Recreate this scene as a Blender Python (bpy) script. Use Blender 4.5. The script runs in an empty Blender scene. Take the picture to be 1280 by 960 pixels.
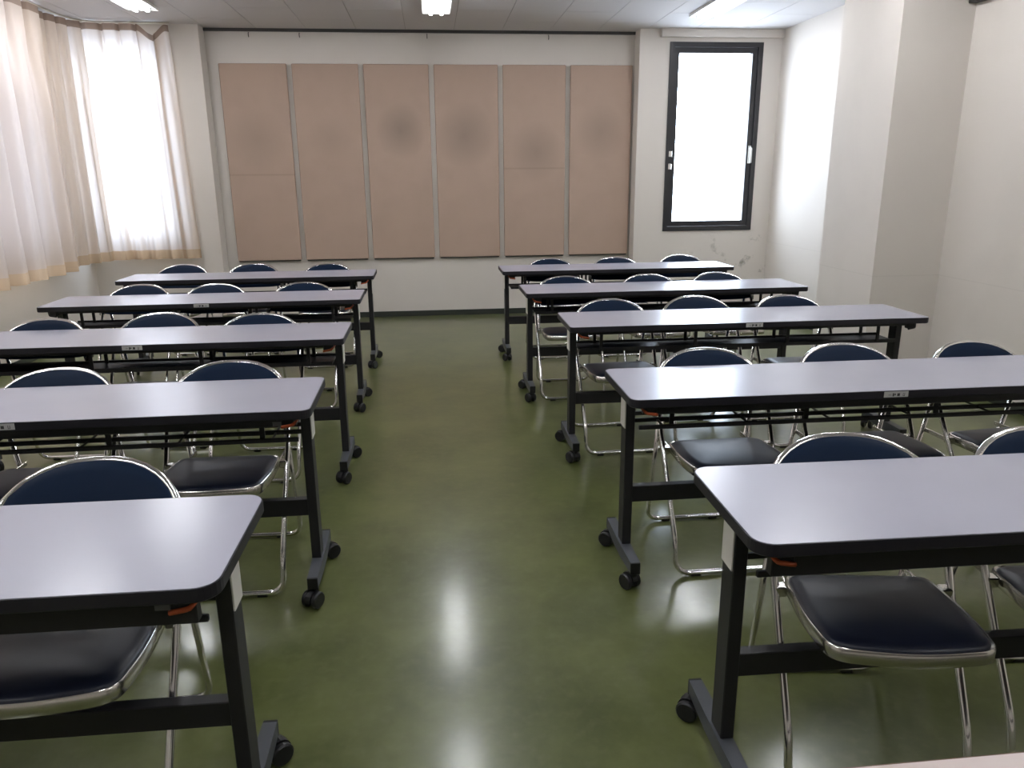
import bpy, bmesh, math, random
from mathutils import Vector, Matrix
random.seed(7)
S = bpy.context.scene
COL = S.collection
PI = math.pi

# ------------------------------------------------------------------ camera
cam_d = bpy.data.cameras.new('camera'); cam = bpy.data.objects.new('camera', cam_d); COL.objects.link(cam)
cam_d.sensor_fit = 'HORIZONTAL'; cam_d.sensor_width = 36.0; cam_d.lens = 26.749; cam_d.clip_start = 0.02
r_, u_, b_ = (0.99459129, -0.1035034, -0.00867208), (0.03566906, 0.26194876, 0.9644224), (-0.09754936, -0.95951545, 0.26422383)
cam.matrix_world = Matrix(((r_[0], u_[0], b_[0], 0.0), (r_[1], u_[1], b_[1], 0.0), (r_[2], u_[2], b_[2], 1.3929), (0, 0, 0, 1)))
S.camera = cam

# ------------------------------------------------------------------ room numbers (metres)
XL, XR = -3.20, 3.44          # side walls
YF, YR = 7.66, 7.85           # pier face / recessed back wall
YN = -2.4                     # wall behind the photographer
ZC = 2.73                     # ceiling
RX0, RX1 = -2.02, 2.03        # recess
PX, PY0, PY1 = 2.96, 4.89, 5.62   # pillar on the right wall
WR = (2.325, 3.25, 0.835, 2.61)   # window in the back wall, right
WL = (-3.16, -2.38, 0.80, 2.60)   # window in the back wall, behind the curtain
WS = (4.3, 6.80, 0.85, 2.58)      # window in the left wall (y range)

# ------------------------------------------------------------------ world, lights, exposure
SKY = 17.0
LAMP = 44.0
w = bpy.data.worlds.new('world'); S.world = w; w.use_nodes = True
bg = w.node_tree.nodes['Background']; bg.inputs[0].default_value = (0.82, 0.92, 1.10, 1); bg.inputs[1].default_value = SKY
def portal(name, loc, rot, sx, sy):
    d = bpy.data.lights.new(name, 'AREA'); d.shape = 'RECTANGLE'; d.size = sx; d.size_y = sy
    d.cycles.is_portal = True
    o = bpy.data.objects.new(name, d); o.location = loc; o.rotation_euler = rot; COL.objects.link(o)
portal('window_portal', ((WR[0]+WR[1])/2, YF+0.30, (WR[2]+WR[3])/2), (-PI/2, 0, 0), WR[1]-WR[0], WR[3]-WR[2])
portal('window_portal', ((WL[0]+WL[1])/2, YF+0.30, (WL[2]+WL[3])/2), (-PI/2, 0, 0), WL[1]-WL[0], WL[3]-WL[2])
portal('window_portal', (XL-0.30, (WS[0]+WS[1])/2, (WS[2]+WS[3])/2), (-PI/2, 0, PI/2), WS[1]-WS[0], WS[3]-WS[2])
S.view_settings.view_transform = 'Standard'; S.view_settings.look = 'None'
S.view_settings.gamma = 1.0; S.view_settings.use_curve_mapping = False
S.view_settings.exposure = 0.0

# ------------------------------------------------------------------ materials
MATS = {}
def mat(name, col, rough=0.5, metal=0.0, spec=0.5, noise=None, bump=None, coat=0.0):
    m = bpy.data.materials.new(name); m.use_nodes = True; nt = m.node_tree; N = nt.nodes
    p = N['Principled BSDF']
    p.inputs['Base Color'].default_value = (*col, 1); p.inputs['Roughness'].default_value = rough
    p.inputs['Metallic'].default_value = metal; p.inputs['Specular IOR Level'].default_value = spec
    p.inputs['Coat Weight'].default_value = coat
    tc = N.new('ShaderNodeTexCoord')
    if noise:      # (scale, second colour, low, high)
        n = N.new('ShaderNodeTexNoise'); n.inputs['Scale'].default_value = noise[0]; n.inputs['Detail'].default_value = 6
        r = N.new('ShaderNodeMapRange'); r.inputs[1].default_value = noise[2]; r.inputs[2].default_value = noise[3]
        x = N.new('ShaderNodeMix'); x.data_type = 'RGBA'
        x.inputs[6].default_value = (*col, 1); x.inputs[7].default_value = (*noise[1], 1)
        nt.links.new(tc.outputs['Object'], n.inputs['Vector']); nt.links.new(n.outputs['Fac'], r.inputs[0])
        nt.links.new(r.outputs[0], x.inputs[0]); nt.links.new(x.outputs[2], p.inputs['Base Color'])
    if bump:       # (scale, strength, distance)
        n = N.new('ShaderNodeTexNoise'); n.inputs['Scale'].default_value = bump[0]; n.inputs['Detail'].default_value = 4
        b = N.new('ShaderNodeBump'); b.inputs['Strength'].default_value = bump[1]; b.inputs['Distance'].default_value = bump[2]
        nt.links.new(tc.outputs['Object'], n.inputs['Vector']); nt.links.new(n.outputs['Fac'], b.inputs['Height'])
        nt.links.new(b.outputs[0], p.inputs['Normal'])
    MATS[name] = m
    return m
WALLC = (0.62, 0.575, 0.525)
M_wall = mat('wall_paint', WALLC, 0.75, noise=(0.9, (0.56, 0.515, 0.465), 0.45, 0.75), bump=(120, 0.15, 0.002))
M_ceil = mat('ceiling_board_paint', (0.56, 0.535, 0.53), 0.85, bump=(90, 0.2, 0.002))
M_joint = mat('ceiling_joint', (0.30, 0.28, 0.27), 0.9)
M_dark = mat('dark_trim', (0.035, 0.033, 0.03), 0.6)
M_base = mat('baseboard_vinyl', (0.022, 0.026, 0.02), 0.45)
M_winframe = mat('bronze_window_frame', (0.012, 0.011, 0.013), 0.35)
M_white = mat('white_plastic', (0.72, 0.72, 0.70), 0.4)
M_rail = mat('cream_rail', (0.55, 0.50, 0.42), 0.5)
M_lam = mat('grey_laminate', (0.355, 0.35, 0.415), 0.24, noise=(3.0, (0.335, 0.33, 0.39), 0.35, 0.7), bump=(400, 0.05, 0.0005))
M_lam2 = mat('pinkish_laminate', (0.52, 0.43, 0.40), 0.35)
M_edge = mat('black_edge_band', (0.006, 0.005, 0.009), 0.5)
M_edge2 = mat('brown_edge_band', (0.10, 0.045, 0.02), 0.45)
M_steel = mat('dark_painted_steel', (0.007, 0.0065, 0.008), 0.48)
M_foot = mat('grey_painted_steel', (0.042, 0.046, 0.054), 0.45)
M_rubber = mat('black_caster_plastic', (0.004, 0.004, 0.005), 0.45)
M_plate = mat('pale_bracket', (0.62, 0.60, 0.54), 0.5)
M_orange = mat('orange_lever', (0.36, 0.062, 0.012), 0.5)
M_label = mat('label_sticker', (0.42, 0.41, 0.40), 0.5)
M_greylabel = mat('grey_label', (0.10, 0.10, 0.10), 0.5)
M_ink = mat('label_ink', (0.02, 0.02, 0.02), 0.6)
M_chrome = mat('chrome_tube', (0.78, 0.77, 0.75), 0.13, metal=1.0)
M_rim = mat('aluminium_seat_rim', (0.62, 0.60, 0.56), 0.22, metal=1.0)
M_vinyl = mat('navy_vinyl', (0.005, 0.007, 0.016), 0.40, spec=0.33, bump=(260, 0.12, 0.0008))
M_vinyl_b = mat('navy_vinyl_back', (0.0035, 0.0105, 0.028), 0.52, spec=0.09, bump=(260, 0.12, 0.0008))
M_housing = mat('lamp_housing', (0.75, 0.75, 0.73), 0.4)

def emit(name, col, s):
    m = bpy.data.materials.new(name); m.use_nodes = True; nt = m.node_tree
    nt.nodes.remove(nt.nodes['Principled BSDF'])
    e = nt.nodes.new('ShaderNodeEmission'); e.inputs[0].default_value = (*col, 1); e.inputs[1].default_value = s
    nt.links.new(e.outputs[0], nt.nodes['Material Output'].inputs[0]); return m
M_tube = emit('fluorescent_tube', (0.97, 0.985, 1.03), LAMP)

def glass():
    m = bpy.data.materials.new('window_glass'); m.use_nodes = True; nt = m.node_tree; N = nt.nodes
    N.remove(N['Principled BSDF'])
    t = N.new('ShaderNodeBsdfTransparent'); t.inputs[0].default_value = (0.95, 0.97, 0.97, 1)
    g = N.new('ShaderNodeBsdfGlossy'); g.inputs['Roughness'].default_value = 0.02
    x = N.new('ShaderNodeMixShader'); x.inputs[0].default_value = 0.05
    nt.links.new(t.outputs[0], x.inputs[1]); nt.links.new(g.outputs[0], x.inputs[2])
    nt.links.new(x.outputs[0], N['Material Output'].inputs[0]); return m
M_glass = glass()

def fabric(name, col, tcol, fac):
    m = bpy.data.materials.new(name); m.use_nodes = True; nt = m.node_tree; N = nt.nodes
    N.remove(N['Principled BSDF'])
    d = N.new('ShaderNodeBsdfDiffuse'); d.inputs[0].default_value = (*col, 1)
    t = N.new('ShaderNodeBsdfTranslucent'); t.inputs[0].default_value = (*tcol, 1)
    x = N.new('ShaderNodeMixShader'); x.inputs[0].default_value = fac
    tc = N.new('ShaderNodeTexCoord'); n = N.new('ShaderNodeTexNoise'); n.inputs['Scale'].default_value = 500
    b = N.new('ShaderNodeBump'); b.inputs['Strength'].default_value = 0.1; b.inputs['Distance'].default_value = 0.001
    nt.links.new(tc.outputs['Object'], n.inputs[0]); nt.links.new(n.outputs[0], b.inputs['Height']); nt.links.new(b.outputs[0], d.inputs['Normal'])
    nt.links.new(d.outputs[0], x.inputs[1]); nt.links.new(t.outputs[0], x.inputs[2])
    nt.links.new(x.outputs[0], N['Material Output'].inputs[0]); return m
M_curtain = fabric('beige_curtain_cloth', (0.56, 0.45, 0.35), (0.80, 0.76, 0.75), 0.31)
M_side = fabric('beige_side_curtain_cloth', (0.54, 0.44, 0.35), (0.66, 0.63, 0.67), 0.065)
M_hem = fabric('beige_curtain_hem', (0.52, 0.40, 0.28), (0.60, 0.42, 0.28), 0.22)
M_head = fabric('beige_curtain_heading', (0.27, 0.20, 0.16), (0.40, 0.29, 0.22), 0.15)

def floor_mat():
    m = mat('olive_vinyl_floor', (0.075, 0.080, 0.026), 0.28, spec=0.3, coat=0.45); nt = m.node_tree; N = nt.nodes; p = N['Principled BSDF']
    tc = N.new('ShaderNodeTexCoord')
    n1 = N.new('ShaderNodeTexNoise'); n1.inputs['Scale'].default_value = 2.2; n1.inputs['Detail'].default_value = 8; n1.inputs['Roughness'].default_value = 0.65
    n2 = N.new('ShaderNodeTexNoise'); n2.inputs['Scale'].default_value = 26; n2.inputs['Detail'].default_value = 5
    for n in (n1, n2): nt.links.new(tc.outputs['Object'], n.inputs['Vector'])
    r1 = N.new('ShaderNodeMapRange'); r1.inputs[1].default_value = 0.35; r1.inputs[2].default_value = 0.68
    nt.links.new(n1.outputs['Fac'], r1.inputs[0])
    x1 = N.new('ShaderNodeMix'); x1.data_type = 'RGBA'; x1.inputs[6].default_value = (0.056, 0.066, 0.019, 1); x1.inputs[7].default_value = (0.112, 0.124, 0.044, 1)
    nt.links.new(r1.outputs[0], x1.inputs[0])
    r2 = N.new('ShaderNodeMapRange'); r2.inputs[1].default_value = 0.5; r2.inputs[2].default_value = 0.9; r2.inputs[4].default_value = 0.4
    nt.links.new(n2.outputs['Fac'], r2.inputs[0])
    x2 = N.new('ShaderNodeMix'); x2.data_type = 'RGBA'; x2.inputs[7].default_value = (0.14, 0.14, 0.07, 1)
    nt.links.new(r2.outputs[0], x2.inputs[0]); nt.links.new(x1.outputs[2], x2.inputs[6])
    nt.links.new(x2.outputs[2], p.inputs['Base Color'])
    r4 = N.new('ShaderNodeMapRange'); r4.inputs[3].default_value = 0.277; r4.inputs[4].default_value = 0.31
    nt.links.new(n1.outputs['Fac'], r4.inputs[0]); nt.links.new(r4.outputs[0], p.inputs['Roughness'])
    p.inputs['Coat Roughness'].default_value = 0.15; p.inputs['Coat IOR'].default_value = 1.5
    b = N.new('ShaderNodeBump'); b.inputs['Strength'].default_value = 0.08; b.inputs['Distance'].default_value = 0.003
    nt.links.new(n2.outputs['Fac'], b.inputs['Height']); nt.links.new(b.outputs[0], p.inputs['Normal'])
    return m
M_floor = floor_mat()

def felt_mat(name, cx, cz, rx, rz, strength, crease=None):
    """brown felt with one soft smudge centred at (cx, cz) in the panel's own frame and, if given, a crease at height crease"""
    m = mat(name, (0.40, 0.295, 0.235), 0.95, spec=0.1, bump=(220, 0.35, 0.002)); nt = m.node_tree; N = nt.nodes; p = N['Principled BSDF']
    tc = N.new('ShaderNodeTexCoord'); sp = N.new('ShaderNodeSeparateXYZ'); nt.links.new(tc.outputs['Object'], sp.inputs[0])
    def math_(op, a, b=None):
        k = N.new('ShaderNodeMath'); k.operation = op
        for i, v in enumerate((a, b)):
            if v is None: continue
            if isinstance(v, (int, float)): k.inputs[i].default_value = v
            else: nt.links.new(v, k.inputs[i])
        return k.outputs[0]
    n = N.new('ShaderNodeTexNoise'); n.inputs['Scale'].default_value = 4.0; n.inputs['Detail'].default_value = 5
    nt.links.new(tc.outputs['Object'], n.inputs['Vector'])
    nx = math_('MULTIPLY', math_('SUBTRACT', n.outputs['Fac'], 0.5), 0.5)
    dx = math_('DIVIDE', math_('SUBTRACT', sp.outputs[0], cx), rx); dz = math_('DIVIDE', math_('SUBTRACT', sp.outputs[2], cz), rz)
    d = math_('SQRT', math_('ADD', math_('MULTIPLY', dx, dx), math_('MULTIPLY', dz, dz)))
    s = math_('MULTIPLY', math_('MAXIMUM', math_('SUBTRACT', 1.0, math_('ADD', d, nx)), 0.0), strength)
    if crease is not None:
        c = math_('MAXIMUM', math_('SUBTRACT', 1.0, math_('DIVIDE', math_('ABSOLUTE', math_('SUBTRACT', sp.outputs[2], crease)), 0.012)), 0.0)
        s = math_('ADD', s, math_('MULTIPLY', c, 0.35))
    x = N.new('ShaderNodeMix'); x.data_type = 'RGBA'; x.inputs[6].default_value = (0.40, 0.295, 0.235, 1); x.inputs[7].default_value = (0.19, 0.15, 0.125, 1)
    nt.links.new(math_('MINIMUM', s, 0.9), x.inputs[0])
    # overall mottling
    mr = N.new('ShaderNodeMapRange'); mr.inputs[1].default_value = 0.45; mr.inputs[2].default_value = 0.8; mr.inputs[4].default_value = 0.3
    nt.links.new(n.outputs['Fac'], mr.inputs[0])
    y = N.new('ShaderNodeMix'); y.data_type = 'RGBA'; y.inputs[7].default_value = (0.31, 0.23, 0.185, 1)
    nt.links.new(mr.outputs[0], y.inputs[0]); nt.links.new(x.outputs[2], y.inputs[6]); nt.links.new(y.outputs[2], p.inputs['Base Color'])
    return m

def stained_wall():
    m = mat('stained_wall_paint', WALLC, 0.75, bump=(120, 0.15, 0.002)); nt = m.node_tree; N = nt.nodes; p = N['Principled BSDF']
    tc = N.new('ShaderNodeTexCoord'); sp = N.new('ShaderNodeSeparateXYZ'); nt.links.new(tc.outputs['Object'], sp.inputs[0])
    n = N.new('ShaderNodeTexNoise'); n.inputs['Scale'].default_value = 5.5; n.inputs['Detail'].default_value = 8; n.inputs['Roughness'].default_value = 0.7
    nt.links.new(tc.outputs['Object'], n.inputs['Vector'])
    r = N.new('ShaderNodeMapRange'); r.inputs[1].default_value = 0.56; r.inputs[2].default_value = 0.66; nt.links.new(n.outputs['Fac'], r.inputs[0])
    h = N.new('ShaderNodeMapRange'); h.inputs[1].default_value = 0.84; h.inputs[2].default_value = 0.72; nt.links.new(sp.outputs[2], h.inputs[0])
    hx = N.new('ShaderNodeMapRange'); hx.inputs[1].default_value = 2.45; hx.inputs[2].default_value = 3.1; nt.links.new(sp.outputs[0], hx.inputs[0])
    k = N.new('ShaderNodeMath'); k.operation = 'MULTIPLY'; nt.links.new(r.outputs[0], k.inputs[0]); nt.links.new(h.outputs[0], k.inputs[1])
    k2 = N.new('ShaderNodeMath'); k2.operation = 'MULTIPLY'; nt.links.new(k.outputs[0], k2.inputs[0]); nt.links.new(hx.outputs[0], k2.inputs[1])
    x = N.new('ShaderNodeMix'); x.data_type = 'RGBA'; x.inputs[6].default_value = (*WALLC, 1); x.inputs[7].default_value = (0.26, 0.24, 0.20, 1)
    nt.links.new(k2.outputs[0], x.inputs[0]); nt.links.new(x.outputs[2], p.inputs['Base Color'])
    return m
M_wall_stain = stained_wall()

def seamed_wall():
    m = mat('seamed_wall_paint', WALLC, 0.75, bump=(120, 0.15, 0.002)); nt = m.node_tree; N = nt.nodes; p = N['Principled BSDF']
    tc = N.new('ShaderNodeTexCoord'); sp = N.new('ShaderNodeSeparateXYZ'); nt.links.new(tc.outputs['Object'], sp.inputs[0])
    n = N.new('ShaderNodeTexNoise'); n.inputs['Scale'].default_value = 1.1; n.inputs['Detail'].default_value = 5; nt.links.new(tc.outputs['Object'], n.inputs['Vector'])
    def math_(op, a, b):
        k = N.new('ShaderNodeMath'); k.operation = op
        for i, v in enumerate((a, b)):
            if isinstance(v, (int, float)): k.inputs[i].default_value = v
            else: nt.links.new(v, k.inputs[i])
        return k.outputs[0]
    d = math_('ABSOLUTE', math_('SUBTRACT', sp.outputs[2], 0.712), 0.0)
    line = math_('MULTIPLY', math_('LESS_THAN', d, 0.003), 0.16)      # hairline joint in the plaster
    patch = math_('MULTIPLY', math_('MAXIMUM', math_('SUBTRACT', n.outputs['Fac'], 0.5), 0.0), 0.9)
    x = N.new('ShaderNodeMix'); x.data_type = 'RGBA'; x.inputs[6].default_value = (*WALLC, 1); x.inputs[7].default_value = (0.36, 0.33, 0.29, 1)
    nt.links.new(math_('ADD', line, patch), x.inputs[0]); nt.links.new(x.outputs[2], p.inputs['Base Color'])
    return m
M_wall_seam = seamed_wall()

# ------------------------------------------------------------------ mesh helpers
def mesh_obj(name, bm, m, parent=None, smooth=False, auto=None):
    me = bpy.data.meshes.new(name); bm.normal_update(); bm.to_mesh(me); bm.free()
    if m: me.materials.append(m)
    if smooth:
        for p in me.polygons: p.use_smooth = True
        if auto: me.set_sharp_from_angle(angle=math.radians(auto))
    o = bpy.data.objects.new(name, me); COL.objects.link(o)
    if parent: o.parent = parent
    return o
def bx(bm, x0, x1, y0, y1, z0, z1, bev=0.0):
    t = bmesh.new()
    vs = [t.verts.new(p) for p in ((x0,y0,z0),(x1,y0,z0),(x1,y1,z0),(x0,y1,z0),(x0,y0,z1),(x1,y0,z1),(x1,y1,z1),(x0,y1,z1))]
    for f in ((0,3,2,1),(4,5,6,7),(0,1,5,4),(1,2,6,5),(2,3,7,6),(3,0,4,7)): t.faces.new([vs[i] for i in f])
    if bev: bmesh.ops.bevel(t, geom=t.edges[:], offset=bev, segments=1, affect='EDGES')
    me = bpy.data.meshes.new('tmp'); t.to_mesh(me); t.free(); bm.from_mesh(me); bpy.data.meshes.remove(me)
    return bm
def box(name, x0, x1, y0, y1, z0, z1, m, parent=None, bev=0.0):
    return mesh_obj(name, bx(bmesh.new(), x0, x1, y0, y1, z0, z1, bev), m, parent)
def tube(bm, pts, r, seg=10, closed=False):
    pts = [Vector(p) for p in pts]; n = len(pts); rings = []
    up = None
    for i, p in enumerate(pts):
        if closed: t = (pts[(i+1) % n] - pts[i-1]).normalized()
        else: t = (pts[min(i+1, n-1)] - pts[max(i-1, 0)]).normalized()
        if up is None:
            up = Vector((0, 0, 1)) if abs(t.z) < 0.9 else Vector((1, 0, 0))
        a = (up - t * up.dot(t)).normalized(); b = t.cross(a); up = a
        rings.append([bm.verts.new(p + r * (math.cos(2*PI*k/seg) * a + math.sin(2*PI*k/seg) * b)) for k in range(seg)])
    rng = range(n if closed else n-1)
    for i in rng:
        A = rings[i]; B = rings[(i+1) % n]; off = 0
        if closed and i == n-1:      # match the twist
            off = min(range(seg), key=lambda s: (A[0].co - B[s].co).length)
        for k in range(seg):
            bm.faces.new((A[k], A[(k+1) % seg], B[(k+1+off) % seg], B[(k+off) % seg]))
    if not closed:
        bm.faces.new(rings[0][::-1]); bm.faces.new(rings[-1])
    return bm
def fillet(P, rad, n=5, closed=False):
    """round the corners of a 3-D polyline"""
    P = [Vector(p) for p in P]; out = []; N_ = len(P)
    for i, p in enumerate(P):
        if not closed and i in (0, N_-1): out.append(p); continue
        a = P[i-1]; b = P[(i+1) % N_]; r = rad[i] if isinstance(rad, (list, tuple)) else rad
        if r <= 0: out.append(p); continue
        d1 = (a-p); d2 = (b-p); r = min(r, d1.length*0.49, d2.length*0.49)
        s = p + d1.normalized()*r; e = p + d2.normalized()*r
        for k in range(n+1):
            t = k/n; out.append((1-t)**2*s + 2*t*(1-t)*p + t*t*e)
    return out
def rrect(w_, d_, r, n=6):
    pts = []
    for cx, cy, a0 in ((w_/2-r, d_/2-r, 0), (-w_/2+r, d_/2-r, PI/2), (-w_/2+r, -d_/2+r, PI), (w_/2-r, -d_/2+r, 1.5*PI)):
        for k in range(n+1):
            a = a0 + PI/2*k/n; pts.append((cx + r*math.cos(a), cy + r*math.sin(a)))
    return pts
def prism(bm, pts, z0, z1):
    lo = [bm.verts.new((x, y, z0)) for x, y in pts]; hi = [bm.verts.new((x, y, z1)) for x, y in pts]; n = len(pts)
    bm.faces.new(lo[::-1]); bm.faces.new(hi)
    for i in range(n): bm.faces.new((lo[i], lo[(i+1) % n], hi[(i+1) % n], hi[i]))
    return bm
def ring_loft(bm, loops, close_first=False, close_last=False):
    R = [[bm.verts.new(p) for p in L] for L in loops]; n = len(R[0])
    for A, B in zip(R, R[1:]):
        for i in range(n): bm.faces.new((A[i], A[(i+1) % n], B[(i+1) % n], B[i]))
    if close_first: bm.faces.new(R[0][::-1])
    if close_last: bm.faces.new(R[-1])
    return bm
def cyl_x(bm, cx, cy, cz, r, hw, seg=16, bev=0.004):
    prof = [(-hw, r-bev), (-hw+bev, r), (hw-bev, r), (hw, r-bev)]
    loops = [[(cx+px, cy+pr*math.cos(2*PI*k/seg), cz+pr*math.sin(2*PI*k/seg)) for k in range(seg)] for px, pr in prof]
    return ring_loft(bm, loops, True, True)
def empty(name, loc=(0, 0, 0), rz=0.0):
    o = bpy.data.objects.new(name, None); COL.objects.link(o); o.location = loc; o.rotation_euler = (0, 0, rz); o.empty_display_size = 0.1
    return o
def tag(o, label, cat, group=None):
    o['label'] = label; o['category'] = cat
    if group: o['group'] = group
    return o
def struct(o, label=None):
    o['kind'] = 'structure'
    if label: o['label'] = label
    return o
def copy_tree(o, parent=None):
    c = o.copy(); COL.objects.link(c); c.parent = parent
    for ch in list(o.children): copy_tree(ch, c)
    return c
def wall_with_hole(name, axis, at0, at1, u0, u1, z0, z1, hole, m):
    """wall slab; axis 'y': spans x (u), thickness along y; axis 'x': spans y (u), thickness along x"""
    bm = bmesh.new()
    def add(a, b, c, d):
        if b - a < 1e-4 or d - c < 1e-4: return
        if axis == 'y': bx(bm, a, b, at0, at1, c, d)
        else: bx(bm, at0, at1, a, b, c, d)
    if hole:
        h0, h1, hz0, hz1 = hole
        add(u0, h0, z0, z1); add(h1, u1, z0, z1); add(h0, h1, z0, hz0); add(h0, h1, hz1, z1)
    else: add(u0, u1, z0, z1)
    return struct(mesh_obj(name, bm, m))

# ------------------------------------------------------------------ the room
T = 0.25
fl = struct(box('floor', XL-T, XR+T, YN-T, YR+T, -0.1, 0.0, M_floor), 'polished olive green vinyl floor')
wall_with_hole('wall_back_left', 'y', YF, YF+T, XL, RX0, 0, ZC, WL, M_wall)
wall_with_hole('wall_back_right', 'y', YF, YF+T, RX1, XR, 0, ZC, WR, M_wall_stain)
struct(box('wall_back', RX0-0.2, RX1+0.2, YR, YR+T, 0, ZC, M_wall), 'recessed cream back wall behind the brown panels')
wall_with_hole('wall_left', 'x', XL-T, XL, YN, YF+T, 0, ZC, WS, M_wall)
bm = bmesh.new(); bx(bm, XR, XR+T, YN, YF+T, 0, ZC); bx(bm, PX, XR+0.01, PY0, PY1, 0, ZC)
struct(mesh_obj('wall_right', bm, M_wall_seam), 'cream right wall with a square pillar')
struct(box('wall_front', XL-T, XR+T, YN-T, YN, 0, ZC, M_wall))
ce = struct(box('ceiling', XL-T, XR+T, YN-T, YR+T, ZC, ZC+0.12, M_joint), 'white boarded ceiling')
# ceiling boards, 0.455 x 0.91, fixed up with hairline joints; openings are left where the lamps are let in
LX = (-2.25, 0.10, 2.40); LY = (6.36, 4.26, 2.16, 0.06)      # lamp centres
LW, LL = 0.24, 1.26
bw, bl, gap = 0.455, 0.91, 0.004
bmb = bmesh.new(); bx(bmb, -bw/2+gap/2, bw/2-gap/2, -bl/2+gap/2, bl/2-gap/2, -0.006, 0.002)
board_me = bpy.data.meshes.new('ceiling_board'); bmb.to_mesh(board_me); bmb.free(); board_me.materials.append(M_ceil)
xs = [-0.18 + bw*k for k in range(-7, 9)]
k0 = int((YN - 7.85)/bl) - 1
for i, x0 in enumerate(xs[:-1]):
    for j in range(0, 12):
        y1 = YR - bl*j + (0.455 if i % 2 else 0); y0 = y1 - bl
        a0, a1, c0, c1 = max(x0, XL), min(x0+bw, XR), max(y0, YN), min(y1, YR)
        if a1-a0 < 0.03 or c1-c0 < 0.03: continue
        if a1-a0 > bw-1e-3 and c1-c0 > bl-1e-3:
            o = bpy.data.objects.new('ceiling_board', board_me); COL.objects.link(o)
        else:
            b2 = bmesh.new(); cx, cy = (a0+a1)/2, (c0+c1)/2
            bx(b2, a0-cx+gap/2, a1-cx-gap/2, c0-cy+gap/2, c1-cy-gap/2, -0.006, 0.002)
            o = mesh_obj('ceiling_board', b2, M_ceil)
        o.location = ((a0+a1)/2, (c0+c1)/2, ZC); o.parent = ce
ZCB = ZC - 0.006
struct(box('shadow_gap_strip', RX0, RX1, YR-0.02, YR, ZCB-0.026, ZCB, M_dark), 'dark strip painted as the shadow gap under the ceiling over the panels')  # solid dark strip stands in for the shade where recess wall meets ceiling
struct(box('baseboard_back', RX0, RX1, YR-0.008, YR, 0, 0.055, M_base), 'black vinyl baseboard')
struct(box('baseboard_left', XL, XL+0.008, YN, YF, 0, 0.055, M_base)); 
bm = bmesh.new(); bx(bm, XR-0.008, XR, YN, PY0, 0, 0.055); bx(bm, XR-0.008, XR, PY1, YF, 0, 0.055)
bx(bm, PX-0.008, XR, PY0-0.008, PY0, 0, 0.055); bx(bm, PX-0.008, PX, PY0, PY1, 0, 0.055)
struct(mesh_obj('baseboard_right', bm, M_base))
struct(box('baseboard_back_right', RX1, XR, YF-0.008, YF, 0, 0.055, M_base))
struct(box('baseboard_back_left', XL, RX0, YF-0.008, YF, 0, 0.055, M_base))
# lowered edge rail along the right wall this side of the pillar
struct(box('trim_2', XR-0.06, XR, YN, PY0-0.005, 2.405, 2.47, M_dark, bev=0.004), 'dark picture rail high on the right wall')

# window on the right of the back wall
def window(name, u0, u1, z0, z1, y, label, hw=True):
    root = struct(empty(name, ((u0+u1)/2, y, z0)), label)
    W_, H_ = u1-u0, z1-z0; h = W_/2
    def ring(nm, a, wd, y0, y1, m):
        b = bmesh.new()
        bx(b, -h+a, -h+a+wd, y0, y1, a, H_-a); bx(b, h-a-wd, h-a, y0, y1, a, H_-a)
        bx(b, -h+a+wd, h-a-wd, y0, y1, a, a+wd); bx(b, -h+a+wd, h-a-wd, y0, y1, H_-a-wd, H_-a)
        return mesh_obj(nm, b, m, root)
    ring('window_frame', 0, 0.045, -0.012, 0.10, M_winframe)
    sash = ring('window_sash', 0.047, 0.05, 0.005, 0.055, M_winframe)
    pane = box('window_pane', -h+0.095, h-0.095, 0.028, 0.034, 0.095, H_-0.095, M_glass, root)
    if hw:
        b = bmesh.new(); bx(b, h-0.080, h-0.050, -0.006, 0.006, 0.655, 0.825, 0.003)
        hd = mesh_obj('window_handle', b, M_white, root); hd['label'] = 'white lever handle'
        b = bmesh.new(); tube(b, fillet([(h-0.064, 0.0, 0.80), (h-0.064, -0.040, 0.80), (h-0.064, -0.042, 0.66)], 0.02), 0.011, 8)
        mesh_obj('lever', b, M_white, hd, True)
        for zz in (0.60, 0.72):
            b = bmesh.new(); bx(b, -h+0.028, -h+0.062, -0.020, 0.0, zz, zz+0.06, 0.004)
            mesh_obj('window_hinge', b, MATS['aluminium_seat_rim'], root)
    return root
window('window_1', *WR, YF, 'tall narrow black framed window beside the right wall')
window('window_2', *WL, YF+0.08, 'narrow window behind the corner curtain', hw=False)
# wide window in the left wall
root = struct(empty('window_3', (XL-0.16, (WS[0]+WS[1])/2, WS[2])), 'wide window behind the side curtain'); hl = (WS[1]-WS[0])/2; hz = WS[3]-WS[2]
b = bmesh.new()
for y0, y1, z0, z1 in ((-hl, -hl+0.05, 0, hz), (hl-0.05, hl, 0, hz), (-0.04, 0.04, 0.05, hz-0.05), (-hl+0.05, hl-0.05, 0, 0.05), (-hl+0.05, hl-0.05, hz-0.05, hz)):
    bx(b, 0, 0.07, y0, y1, z0, z1)
mesh_obj('window_frame', b, M_winframe, root)
for y0, y1 in ((-hl+0.05, -0.04), (0.04, hl-0.05)): box('window_pane', 0.03, 0.036, y0, y1, 0.05, hz-0.05, M_glass, root)
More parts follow.
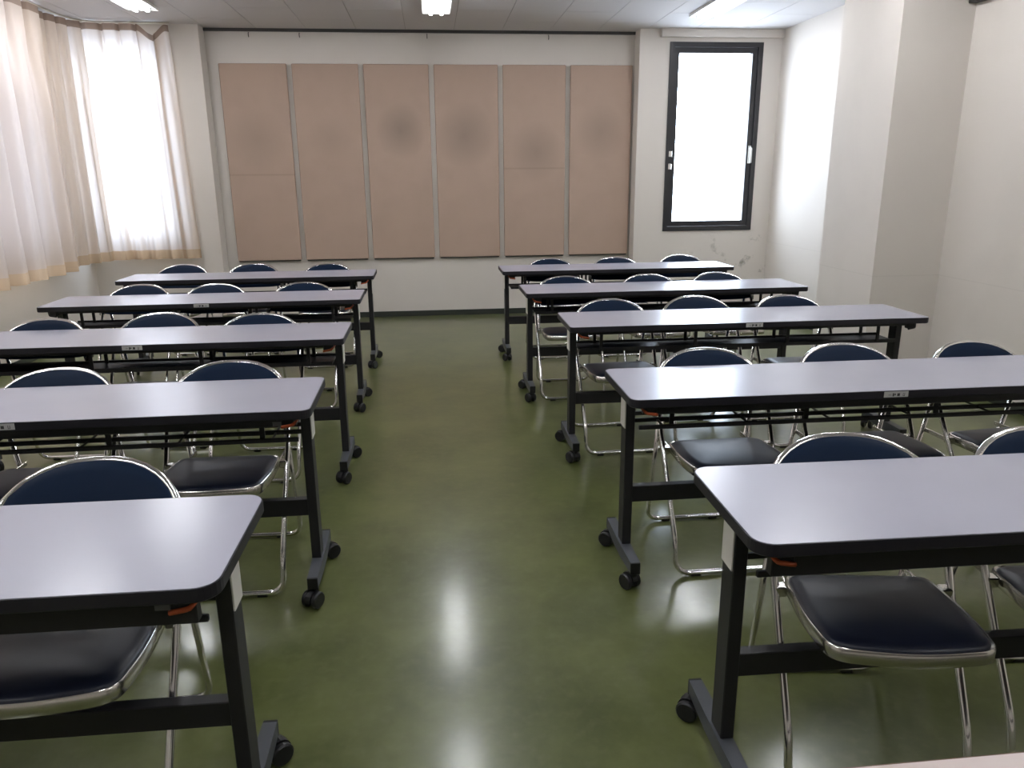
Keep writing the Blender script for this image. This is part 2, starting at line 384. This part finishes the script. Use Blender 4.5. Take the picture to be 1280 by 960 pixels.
# curtain track box over the right window, hooks
bm = bmesh.new(); bx(bm, 2.225, XR-0.002, YF-0.05, YF, 2.648, ZCB, 0.004)
tag(mesh_obj('curtain_box', bm, M_wall), 'shallow cream curtain box above the black framed window', 'curtain box')
for x, pn in ((-1.62, 'the creased brown panel'), (-1.16, 'the clean brown panel'), (0.02, 'the third and fourth brown panels'), (1.18, 'the fifth brown panel')):
    b = bmesh.new(); tube(b, fillet([(0, 0.0, 0.034), (0, -0.020, 0.030), (0, -0.022, 0.0), (0, -0.008, -0.004)], 0.012, 3), 0.004, 6)
    o = mesh_obj('ceiling_hook', b, M_dark, None, True); o.location = (x, YR, ZC-0.075)
    tag(o, 'tiny dark hook under the ceiling above %s' % pn, 'hook', 'hooks above the wall panels')

# brown felt acoustic panels
pw, ph, pz = 0.615, 1.82, 0.60
smudge = [(-0.02, 1.14, 0.30, 0.30, 0.30, 0.82), (0.0, 1.15, 0.22, 0.2, 0.2, None), (0.02, 1.22, 0.24, 0.27, 0.75, None),
          (-0.02, 1.18, 0.30, 0.32, 0.65, None), (0.02, 1.02, 0.26, 0.30, 0.5, 0.86), (0.0, 1.2, 0.25, 0.28, 0.45, None)]
plab = ['brown felt wall panel with a horizontal crease, next to the curtained corner',
        'clean brown felt wall panel between the creased panel and the round-smudged panel',
        'brown felt wall panel with a dark round smudge, third from curtained corner',
        'brown felt wall panel with a broad slanting smudge, third from black framed window',
        'brown felt wall panel with faint smudge and seam, second from black framed window',
        'brown felt wall panel at the recess end next to the black framed window']
for i in range(6):
    x = -1.915 + 0.6615*i
    root = empty('acoustic_panel', (x + pw/2, YR, pz)); tag(root, plab[i], 'wall panel', 'brown felt panels on the back wall')
    m = felt_mat('brown_felt', *smudge[i]); 
    b = bmesh.new(); bx(b, -pw/2, pw/2, -0.036, -0.004, 0.0, ph, 0.006)
    mesh_obj('felt_face', b, m, root)
    b = bmesh.new(); bx(b, -pw/2+0.01, pw/2-0.01, -0.030, 0.0, -0.010, 0.0)
    mesh_obj('bottom_rail', b, M_dark, root)

# ------------------------------------------------------------------ ceiling lamps
def make_lamp():
    root = empty('ceiling_light')
    w2, l2 = LW/2, LL/2
    b = bmesh.new()      # surface-mounted trough: shallow rim, sloping reflector
    outer = [(-w2, -l2), (w2, -l2), (w2, l2), (-w2, l2)]
    loops = [[(x, y, 0.0) for x, y in outer], [(x, y, -0.022) for x, y in outer],
             [(x*0.93, y*0.985, -0.022) for x, y in outer], [(x*0.72, y*0.97, -0.003) for x, y in outer]]
    ring_loft(b, loops, True, True)
    mesh_obj('housing', b, M_housing, root)
    for sx in (-0.045, 0.045):
        b = bmesh.new(); tube(b, [(sx, -l2+0.045, -0.024), (sx, l2-0.045, -0.024)], 0.0165, 10)
        mesh_obj('fluorescent_tube', b, M_tube, root, True, 40)
        for s in (-1, 1):
            b = bmesh.new(); bx(b, sx-0.014, sx+0.014, s*(l2-0.035)-0.010, s*(l2-0.035)+0.010, -0.040, -0.002, 0.002)
            mesh_obj('tube_socket', b, M_white, root)
    return root
rowname = ['nearest the panelled back wall', 'above the third table row', 'above the front table rows', 'above the front desk']
colname = ['along the curtain side', 'over the centre aisle', 'along the pillar side']
lp = make_lamp()
for j, y in enumerate(LY):
    for i, x in enumerate(LX):
        o = lp if i == j == 0 else copy_tree(lp)
        o.location = (x, y, ZCB)
        tag(o, 'lit twin-tube ceiling light %s, %s' % (colname[i], rowname[j]), 'ceiling light', 'fluorescent ceiling lights')

# ------------------------------------------------------------------ curtains
def curtain(name, path, z0, z1, folds, amp, label, seed, dip=None, bottom_shift=None, cloth=None):
    """cloth hung along a plan path; pinch-pleated heading, loose folds below"""
    rnd = random.Random(seed)
    P = [Vector((x, y, 0)) for x, y in path]
    L = [0]
    for a, b in zip(P, P[1:]): L.append(L[-1] + (b-a).length)
    tot = L[-1]
    def at(s):
        s = max(0, min(tot, s))
        for i in range(len(P)-1):
            if s <= L[i+1] or i == len(P)-2:
                t = (s-L[i])/(L[i+1]-L[i]); p = P[i].lerp(P[i+1], t); d = (P[i+1]-P[i]).normalized(); return p, d
    nu = int(tot/0.007); nz = 36
    ph = [rnd.uniform(-0.6, 0.6) for _ in range(folds+3)]; am = [rnd.uniform(0.6, 1.25) for _ in range(folds+3)]
    root = empty(name, (path[0][0], path[0][1], 0)); off = Vector((path[0][0], path[0][1], 0))
    def pt(s, z):
        p, d = at(s); p2, d2 = at(s+0.05); p1, d1 = at(s-0.05); d = (d1+d+d2).normalized()
        nrm = Vector((d.y, -d.x, 0))
        t = (z1-z)/(z1-z0); fidx = s/tot*folds; i = int(fidx); f = fidx - i
        aa = am[i]*(1-f) + am[i+1]*f; pp = ph[i]*(1-f) + ph[i+1]*f
        soft = math.sin(2*PI*fidx + pp*min(1, t*1.5)) + 0.35*math.sin(2*PI*fidx*2.17 + 1.3*pp + 2*t)
        pinch = -1.0*(abs(math.cos(PI*fidx))**18) + 0.2
        k = min(1, max(0, (t-0.03)/0.36)); k = k*k*(3-2*k)
        n_ = (1-k)*0.055*pinch + amp*k*soft*aa*(0.75+0.35*t)
        q = p + nrm*n_
        if bottom_shift: q += d*bottom_shift*(s/tot)*t
        zz = z
        if dip:
            sd, wd, dd = dip
            g = max(0, 1-abs(s-sd)/wd); zz -= dd*(g*g*(3-2*g))*max(0, 1-t*2.5)
        return q - off + Vector((0, 0, zz))
    def sheet(nm, za, zb, n, m, push=0.0):
        b = bmesh.new(); rows = []
        for j in range(n+1):
            z = za + (zb-za)*j/n
            rows.append([b.verts.new(pt(tot*i/nu, z)) for i in range(nu+1)])
        for A, B in zip(rows, rows[1:]):
            for i in range(nu): b.faces.new((A[i], A[i+1], B[i+1], B[i]))
        return mesh_obj(nm, b, m, root, True)
    sheet('cloth', z0+0.085, z1-0.055, nz, cloth or M_curtain)
    sheet('hem', z0, z0+0.085, 4, M_hem)
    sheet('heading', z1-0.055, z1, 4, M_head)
    return tag(root, label, 'curtain', 'beige curtains'), at, tot
ZT, ZB = ZCB-0.020, 0.66
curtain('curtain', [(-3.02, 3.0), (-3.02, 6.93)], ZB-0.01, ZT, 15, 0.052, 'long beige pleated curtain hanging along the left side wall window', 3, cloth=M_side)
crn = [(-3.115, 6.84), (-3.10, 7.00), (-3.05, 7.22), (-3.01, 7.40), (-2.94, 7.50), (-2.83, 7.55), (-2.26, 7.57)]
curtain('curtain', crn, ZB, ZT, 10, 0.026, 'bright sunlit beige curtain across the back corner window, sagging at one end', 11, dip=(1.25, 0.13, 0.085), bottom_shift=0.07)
b = bmesh.new(); tube(b, fillet([(-3.03, 2.9, ZCB-0.010), (-3.03, 7.30, ZCB-0.010), (-2.95, 7.56, ZCB-0.010), (-2.24, 7.575, ZCB-0.010)], 0.16, 6), 0.009, 8)
tag(mesh_obj('curtain_rail', b, M_rail, None, True), 'pale curtain rail bending round the corner under the ceiling', 'curtain rail')

# ------------------------------------------------------------------ training tables
TW, TD, TZ = 1.80, 0.415, 0.70
def make_caster(parent, x, y, ang):
    c = empty('caster', (x, y, 0)); c.parent = parent; c.rotation_euler = (0, 0, ang)
    b = bmesh.new()
    loops = []
    for px, k in ((-0.010, 1), (0.010, 1)):
        loops.append([(px, 0.014 + 0.030*math.cos(a), 0.031 + 0.030*math.sin(a)) for a in [PI*q/8 - 0.15 for q in range(9)]])
    ring_loft(b, loops, True, True)
    bx(b, -0.009, 0.009, -0.009, 0.009, 0.045, 0.075)
    mesh_obj('caster_fork', b, M_rubber, c)
    for s in (-1, 1):
        b = bmesh.new(); cyl_x(b, s*0.0195, 0.014, 0.029, 0.029, 0.009, 16, 0.004)
        mesh_obj('wheel', b, M_rubber, c, True, 35)
    return c
def make_table(shelf, beam, lam=None, edge=None, cr=0.045):
    """origin: floor under the table's centre; y- is the side that faces the photographer"""
    root = empty('training_table'); hx, hy = TW/2, TD/2
    b = bmesh.new(); prism(b, rrect(TW-0.006, TD-0.006, cr-0.003), TZ-0.026, TZ); mesh_obj('tabletop', b, lam or M_lam, root)
    o_, i_ = rrect(TW, TD, cr), rrect(TW-0.0064, TD-0.0064, cr-0.0032)
    b = bmesh.new(); ring_loft(b, [[(x, y, TZ-0.001) for x, y in i_], [(x*0.9995, y*0.999, TZ-0.0012) for x, y in o_], [(x, y, TZ-0.004) for x, y in o_], [(x, y, TZ-0.026) for x, y in o_],
                     [(x*0.997, y*0.99, TZ-0.029) for x, y in o_]], False, True)
    mesh_obj('edge_band', b, edge or M_edge, root)
    b = bmesh.new(); bx(b, -hx+0.05, hx-0.05, -hy+0.035, -hy+0.06, beam, TZ-0.029, 0.002); mesh_obj('front_beam', b, M_steel, root)
    b = bmesh.new(); bx(b, -hx+0.07, hx-0.07, hy-0.07, hy-0.045, TZ-0.075, TZ-0.029, 0.002); mesh_obj('rear_beam', b, M_steel, root)
    if shelf == 'rails':
        for y in (-0.0775, 0.0025, 0.0825):
            b = bmesh.new(); bx(b, -hx+0.063, hx-0.063, y-0.005, y+0.005, 0.556, 0.571, 0.002); mesh_obj('shelf_rail', b, M_steel, root)
        for k in range(6):
            x = -0.75 + 0.30*k
            b = bmesh.new(); tube(b, [(x, -0.0775, 0.563), (x, 0.0825, 0.563)], 0.004, 6); mesh_obj('shelf_crossbar', b, M_steel, root)
    else:
        b = bmesh.new(); bx(b, -hx+0.075, hx-0.075, -0.056, 0.111, 0.550, 0.554); bx(b, -hx+0.075, hx-0.075, -0.060, -0.056, 0.546, 0.564)
        bx(b, -hx+0.075, hx-0.075, 0.111, 0.115, 0.546, 0.564); mesh_obj('shelf_tray', b, M_steel, root)
    for k in range(4):
        x = -0.72 + 0.48*k
        for y in (-0.0665, 0.0935):
            b = bmesh.new(); bx(b, x-0.008, x+0.008, y-0.003, y+0.003, 0.555, TZ-0.028); mesh_obj('shelf_stay', b, M_steel, root)
    for s in (-1, 1):
        xo = s*(hx-0.030); xi = s*(hx-0.062); x0, x1 = min(xo, xi), max(xo, xi)
        b = bmesh.new(); bx(b, x0, x1, -0.032, 0.032, 0.105, TZ-0.029, 0.002); lg = mesh_obj('leg', b, M_steel, root)
        b = bmesh.new(); bx(b, xo if s > 0 else xo-0.004, xo+0.004 if s > 0 else xo, -0.030, 0.031, 0.545, 0.655, 0.001); pl = mesh_obj('side_plate', b, M_plate, lg); pl['label'] = 'pale plate on the outer face'
        b = bmesh.new(); bx(b, x0-0.004, x1+0.004, -0.15, 0.17, 0.668, 0.672); mesh_obj('top_bracket', b, M_steel, lg)
        fx = s*(hx-0.042)
        b = bmesh.new()       # foot: a rectangular tube that tapers a little towards the tips
        sec = lambda w_, h_, y: [(fx-w_, y, 0.105-h_), (fx+w_, y, 0.105-h_), (fx+w_, y, 0.107), (fx-w_, y, 0.107)]
        ring_loft(b, [sec(0.017, 0.036, -0.170), sec(0.019, 0.044, -0.05), sec(0.019, 0.044, 0.05), sec(0.017, 0.036, 0.185)], True, True)
        ft = mesh_obj('foot', b, M_foot, root)
        for y0, y1 in ((-0.178, -0.169), (0.184, 0.193)):
            b = bmesh.new(); bx(b, fx-0.0175, fx+0.0175, y0, y1, 0.064, 0.108, 0.002); mesh_obj('end_cap', b, M_rubber, ft)
        make_caster(root, fx + s*0.004, -0.160, 2.6*s if s > 0 else 0.5); make_caster(root, fx + s*0.004, 0.170, -0.9*s)
        # orange release lever under the front corner
        b = bmesh.new(); lx = s*(hx-0.075)
        tube(b, fillet([(lx + s*0.030, -hy+0.050, 0.662), (lx + s*0.016, -hy+0.028, 0.646), (lx - s*0.006, -hy+0.026, 0.643), (lx - s*0.020, -hy+0.027, 0.640)], 0.006, 2), 0.0055, 6)
        lv = mesh_obj('release_lever', b, M_orange, root, True); lv['label'] = 'orange release lever'; lv['end'] = s
        b = bmesh.new(); bx(b, lx-0.02, lx+0.02, -hy+0.030, -hy+0.06, 0.640, 0.671, 0.003); mesh_obj('lever_housing', b, M_steel, root)
    b = bmesh.new(); bx(b, -hx+0.060, hx-0.060, -0.016, 0.016, 0.262, 0.322, 0.002); mesh_obj('stretcher', b, M_steel, root)
    return root
def add_label(root, x, kind):
    hy = TD/2
    if kind == 'white':
        b = bmesh.new(); bx(b, x-0.042, x+0.042, -hy-0.0012, -hy, TZ-0.0225, TZ-0.003); lp_ = mesh_obj('label_plate', b, M_label, root)
        lp_['label'] = 'small white sticker with dark characters'
        b = bmesh.new()      # characters too small to read: short strokes
        for k, (cx, wd, z0, z1) in enumerate(((-0.010, 0.005, 0.006, 0.0165), (-0.004, 0.004, 0.009, 0.0155), (0.008, 0.009, 0.0065, 0.016), (0.024, 0.0015, 0.006, 0.0165), (0.029, 0.0015, 0.006, 0.0165), (0.0265, 0.006, 0.006, 0.0075), (-0.022, 0.010, 0.010, 0.0115))):
            bx(b, x+cx-wd/2, x+cx+wd/2, -hy-0.0016, -hy-0.0012, TZ-0.0225+z0-0.003, TZ-0.0225+z1-0.003)
        mesh_obj('lettering', b, M_ink, lp_)
    else:
        b = bmesh.new(); bx(b, x-0.022, x+0.022, -hy+0.0335, -hy+0.035, TZ-0.058, TZ-0.044); mesh_obj('label_plate', b, M_greylabel, root)['label'] = 'small grey sticker'

# (x of the aisle end, y of the near edge, rotation in degrees), rows counted from the photographer
TL = [(-0.399, 1.240, -0.5), (-0.395, 2.295, 0.5), (-0.409, 3.372, 0.02), (-0.434, 4.507, 0.5), (-0.433, 5.612, 0.4)]
TR = [(0.602, 1.277, -0.7), (0.612, 2.267, -0.1), (0.633, 3.482, -0.3), (0.557, 4.560, 0.4), (0.518, 5.689, 0.2)]
rows = ['fifth row from panelled wall', 'fourth row from panelled wall', 'third row from panelled wall', 'second row from panelled wall', 'row nearest panelled wall']
protos = {}
tables = {}
for side, TT in (('L', TL), ('R', TR)):
    for i, (xe, yn, rot) in enumerate(TT):
        sh = min(i, 2)
        if sh not in protos: protos[sh] = make_table(('rails', 'rails', 'tray')[sh], (0.610, 0.639, 0.655)[sh], cr=(0.045, 0.032, 0.022)[sh]); root = protos[sh]
        else: root = copy_tree(protos[sh])
        a = math.radians(rot); lx = TW/2 if side == 'R' else -TW/2; ly = TD/2
        root.location = (xe + lx*math.cos(a) - ly*math.sin(a), yn + lx*math.sin(a) + ly*math.cos(a), 0); root.rotation_euler = (0, 0, a)
        tag(root, 'grey-topped caster table on the %s side, %s' % ('curtain' if side == 'L' else 'pillar', rows[i]), 'table', 'training tables in two blocks')
        tables[side, i] = root
        for ch in root.children:      # the lever at the wall end is plain black
            if 'end' in ch.keys():
                if (ch['end'] > 0) == (side == 'R'):
                    ch.material_slots[0].link = 'OBJECT'; ch.material_slots[0].material = M_steel; ch['label'] = 'black release lever'
                else:
                    ch.material_slots[0].link = 'OBJECT'; ch.material_slots[0].material = M_orange; ch['label'] = 'orange release lever'
for key, x, k in ((('L', 1), 0.0, 'white'), (('L', 2), 0.0, 'white'), (('L', 3), 0.0, 'white'), (('R', 1), -0.01, 'white'), (('R', 2), 0.0, 'white'), (('L', 0), 0.80, 'grey'), (('L', 1), 0.80, 'grey')):
    add_label(tables[key], x, k)
front = make_table('tray', 0.63, M_lam2, M_edge2); front.name = 'front_desk'; front.location = (1.02, 0.72 - TD/2, 0)
tag(front, 'pinkish beige topped front desk facing the rows of tables', 'table')

# ------------------------------------------------------------------ folding chairs
def make_chair():
    """origin: floor under the top of the backrest; the sitter faces y-"""
    root = empty('folding_chair')
    R = 0.0098; ZTOP = 0.745 - R
    FZ = ((0.013, -0.412), (0.13, -0.392), (0.49, -0.172), (ZTOP, 0.0))
    def fy(z):      # side profile of the main frame, front foot to top of the back
        for (za, ya), (zb_, yb) in zip(FZ, FZ[1:]):
            if z <= zb_ or zb_ == ZTOP: return ya + (z-za)/(zb_-za)*(yb-ya)
    hw, zs = 0.212, 0.600
    def bow(x, z):  # the back curves round the sitter
        k = max(0, min(1, (z-0.45)/0.17)); return -0.030*k*(x/hw)**2 + 0.0*k
    arch = []
    for k in range(19):
        t = PI*k/18; c, s = math.cos(t), math.sin(t)
        x = hw*math.copysign(abs(c)**(2/2.35), c); z = zs + (ZTOP-zs)*abs(s)**(2/2.1); arch.append((x, z))
    pts = [(0.202, 0.013), (0.203, 0.13)] + [(0.206, 0.32), (0.211, 0.49)] + arch + [(-0.211, 0.49), (-0.206, 0.32)] + [(-0.203, 0.13), (-0.202, 0.013)]
    P = [Vector((x, fy(z) + bow(x, z), z)) for x, z in pts]
    rad = [0.055] + [0.04]*3 + [0]*19 + [0.04]*3 + [0.055]
    path = fillet(P, rad, 6, closed=True)
    b = bmesh.new(); tube(b, path, R, 10, closed=True); mesh_obj('main_frame', b, M_chrome, root, True)
    # rear legs: a U standing on its crossbar, hinged to the main frame beside the back
    hw2 = 0.180
    Q = [(hw2, -0.094, 0.590), (hw2, 0.040, 0.013), (-hw2, 0.040, 0.013), (-hw2, -0.094, 0.590)]
    b = bmesh.new(); tube(b, fillet(Q, [0, 0.055, 0.055, 0], 6), 0.0092, 10); mesh_obj('rear_legs', b, M_chrome, root, True)
    for s in (-1, 1):
        b = bmesh.new(); tube(b, [(s*0.172, -0.096, 0.583), (s*0.216, -0.110, 0.583)], 0.006, 8)
        mesh_obj('hinge_pin', b, M_rim, root, True)
        b = bmesh.new(); bx(b, s*0.166-0.003, s*0.166+0.003, -0.20, -0.030, 0.388, 0.404, 0.001)
        mesh_obj('seat_link', b, M_rim, root)
    for y, hx in ((-0.412, 0.13), (0.040, 0.10)):
        for s in (-1, 1):
            b = bmesh.new(); bx(b, s*hx-0.018, s*hx+0.018, y-0.010, y+0.010, 0.0, 0.014, 0.003); mesh_obj('rubber_foot', b, M_rubber, root)
    # seat outline, front bowed and rounded
    def outline(ins, n=7):
        w0, wm, w1, y0, y1 = 0.176-ins, 0.188-ins, 0.174-ins, -0.512+ins, -0.165-ins
        C = [Vector((w0, y1, 0)), Vector((wm, -0.36, 0)), Vector((w1, y0+0.016, 0)), Vector((0.0, y0-0.012, 0)), Vector((-w1, y0+0.016, 0)), Vector((-wm, -0.36, 0)), Vector((-w0, y1, 0))]
        return [(p.x, p.y) for p in fillet(C, [0.035, 0.06, 0.042, 0.12, 0.042, 0.06, 0.035], n, closed=True)]
    def zseat(y): return 0.408 + (-0.125-y)*0.040      # front edge a little higher
    lo, hi = outline(0.0), outline(0.0)
    b = bmesh.new()
    ring_loft(b, [[(x, y, zseat(y)-0.016) for x, y in outline(0.012)], [(x, y, zseat(y)-0.016) for x, y in outline(0.002)], [(x, y, zseat(y)-0.013) for x, y in outline(0)],
                  [(x, y, zseat(y)+0.013) for x, y in outline(0)], [(x, y, zseat(y)+0.017) for x, y in outline(0.003)], [(x, y, zseat(y)+0.014) for x, y in outline(0.009)]])
    mesh_obj('seat_rim', b, M_rim, root, True, 50)
    b = bmesh.new()
    loops = [[(x, y, zseat(y)-0.012) for x, y in outline(0.008)], [(x, y, zseat(y)+0.015) for x, y in outline(0.007)], [(x, y, zseat(y)+0.022) for x, y in outline(0.014)],
             [(x, y, zseat(y)+0.027) for x, y in outline(0.035)], [(x*0.35, -0.31+(y+0.31)*0.35, zseat(y*0.35-0.2)+0.031) for x, y in outline(0.035)]]
    ring_loft(b, loops, True, True); mesh_obj('seat_pad', b, M_vinyl, root, True, 60)
    # links that carry the seat on the main frame
    for s in (-1, 1):
        b = bmesh.new(); bx(b, s*0.196-0.013, s*0.196+0.013, fy(0.415)-0.016, fy(0.415)+0.016, 0.400, 0.426, 0.003); mesh_obj('seat_bracket', b, M_rim, root)
    # backrest pad between the uprights
    b = bmesh.new(); zb = 0.572; nx, nz = 14, 8
    def top(x): 
        q = min(1, abs(x)/hw); return zs + (ZTOP-zs)*(max(0, 1-q**2.35))**(1/2.1)
    def sheet(dy):
        g = []
        for i in range(nx+1):
            x = -0.208 + 0.416*i/nx; zt = max(top(x*1.01) + 0.002, zb+0.02); col = []
            zlow = zb + 0.012*(abs(x)/0.208)**4
            for j in range(nz+1):
                z = zlow + (zt-zlow)*j/nz
                puff = 0.007*math.sin(PI*j/nz)**0.5*(1-(abs(x)/0.208)**6)
                col.append(b.verts.new((x, fy(z) + bow(x, z) + dy*(1 + puff/0.007*0.7 if dy < 0 else 1), z)))
            g.append(col)
        return g
    F_, B_ = sheet(-0.0115), sheet(0.004)
    for i in range(nx):
        for j in range(nz):
            b.faces.new((F_[i][j], F_[i+1][j], F_[i+1][j+1], F_[i][j+1])); b.faces.new((B_[i][j], B_[i][j+1], B_[i+1][j+1], B_[i+1][j]))
        b.faces.new((F_[i][0], B_[i][0], B_[i+1][0], F_[i+1][0])); b.faces.new((F_[i][nz], F_[i+1][nz], B_[i+1][nz], B_[i][nz]))
    for j in range(nz):
        b.faces.new((F_[0][j], F_[0][j+1], B_[0][j+1], B_[0][j])); b.faces.new((F_[nx][j], B_[nx][j], B_[nx][j+1], F_[nx][j+1]))
    mesh_obj('backrest', b, M_vinyl_b, root, True, 60)
    for s in (-1, 1):
        b = bmesh.new(); z = 0.592; bx(b, s*0.2175-0.013, s*0.2175+0.013, fy(z)+bow(hw, z)-0.013, fy(z)+bow(hw, z)+0.013, z-0.022, z+0.022, 0.004); mesh_obj('back_clip', b, M_rim, root)
    return root
# (x, y) of each backrest top, per table, from the aisle end outwards
CL = [[(-0.828, 1.83), (-1.37, 1.84), (-1.88, 1.82)], [(-0.745, 2.83), (-1.335, 2.80), (-1.87, 2.82)], [(-0.857, 3.86), (-1.359, 3.955), (-1.86, 3.86)],
      [(-0.827, 5.018), (-1.373, 5.034), (-1.854, 5.077)], [(-0.816, 6.11), (-1.399, 6.206), (-1.943, 6.249)]]
CR = [[(1.040, 1.77), (1.570, 1.755), (2.09, 1.75)], [(1.026, 2.79), (1.587, 2.797), (2.102, 2.769)], [(0.936, 4.032), (1.425, 4.069), (1.929, 4.017)],
      [(0.870, 5.035), (1.432, 5.04), (1.921, 5.06)], [(0.937, 6.165), (1.473, 6.17), (2.046, 6.243)]]
rot = {('R', 0, 0): -8.5, ('R', 0, 1): -7, ('L', 0, 0): 1.5, ('R', 1, 2): 4, ('L', 2, 1): -2, ('R', 2, 0): 2, ('L', 4, 1): 2}
proto = None
for side, CC in (('L', CL), ('R', CR)):
    for i, cs in enumerate(CC):
        for j, (x, y) in enumerate(cs):
            c = make_chair() if proto is None else copy_tree(proto)
            if proto is None: proto = c
            c.location = (x, y, 0); c.rotation_euler = (0, 0, math.radians(rot.get((side, i, j), random.uniform(-1.5, 1.5))))
            where = ('aisle end', 'middle', 'curtain end' if side == 'L' else 'wall end')[j]
            tag(c, 'navy folding chair, %s of %s-side table, %s' % (where, 'curtain' if side == 'L' else 'pillar', rows[i]), 'chair', 'navy folding chairs behind the tables')
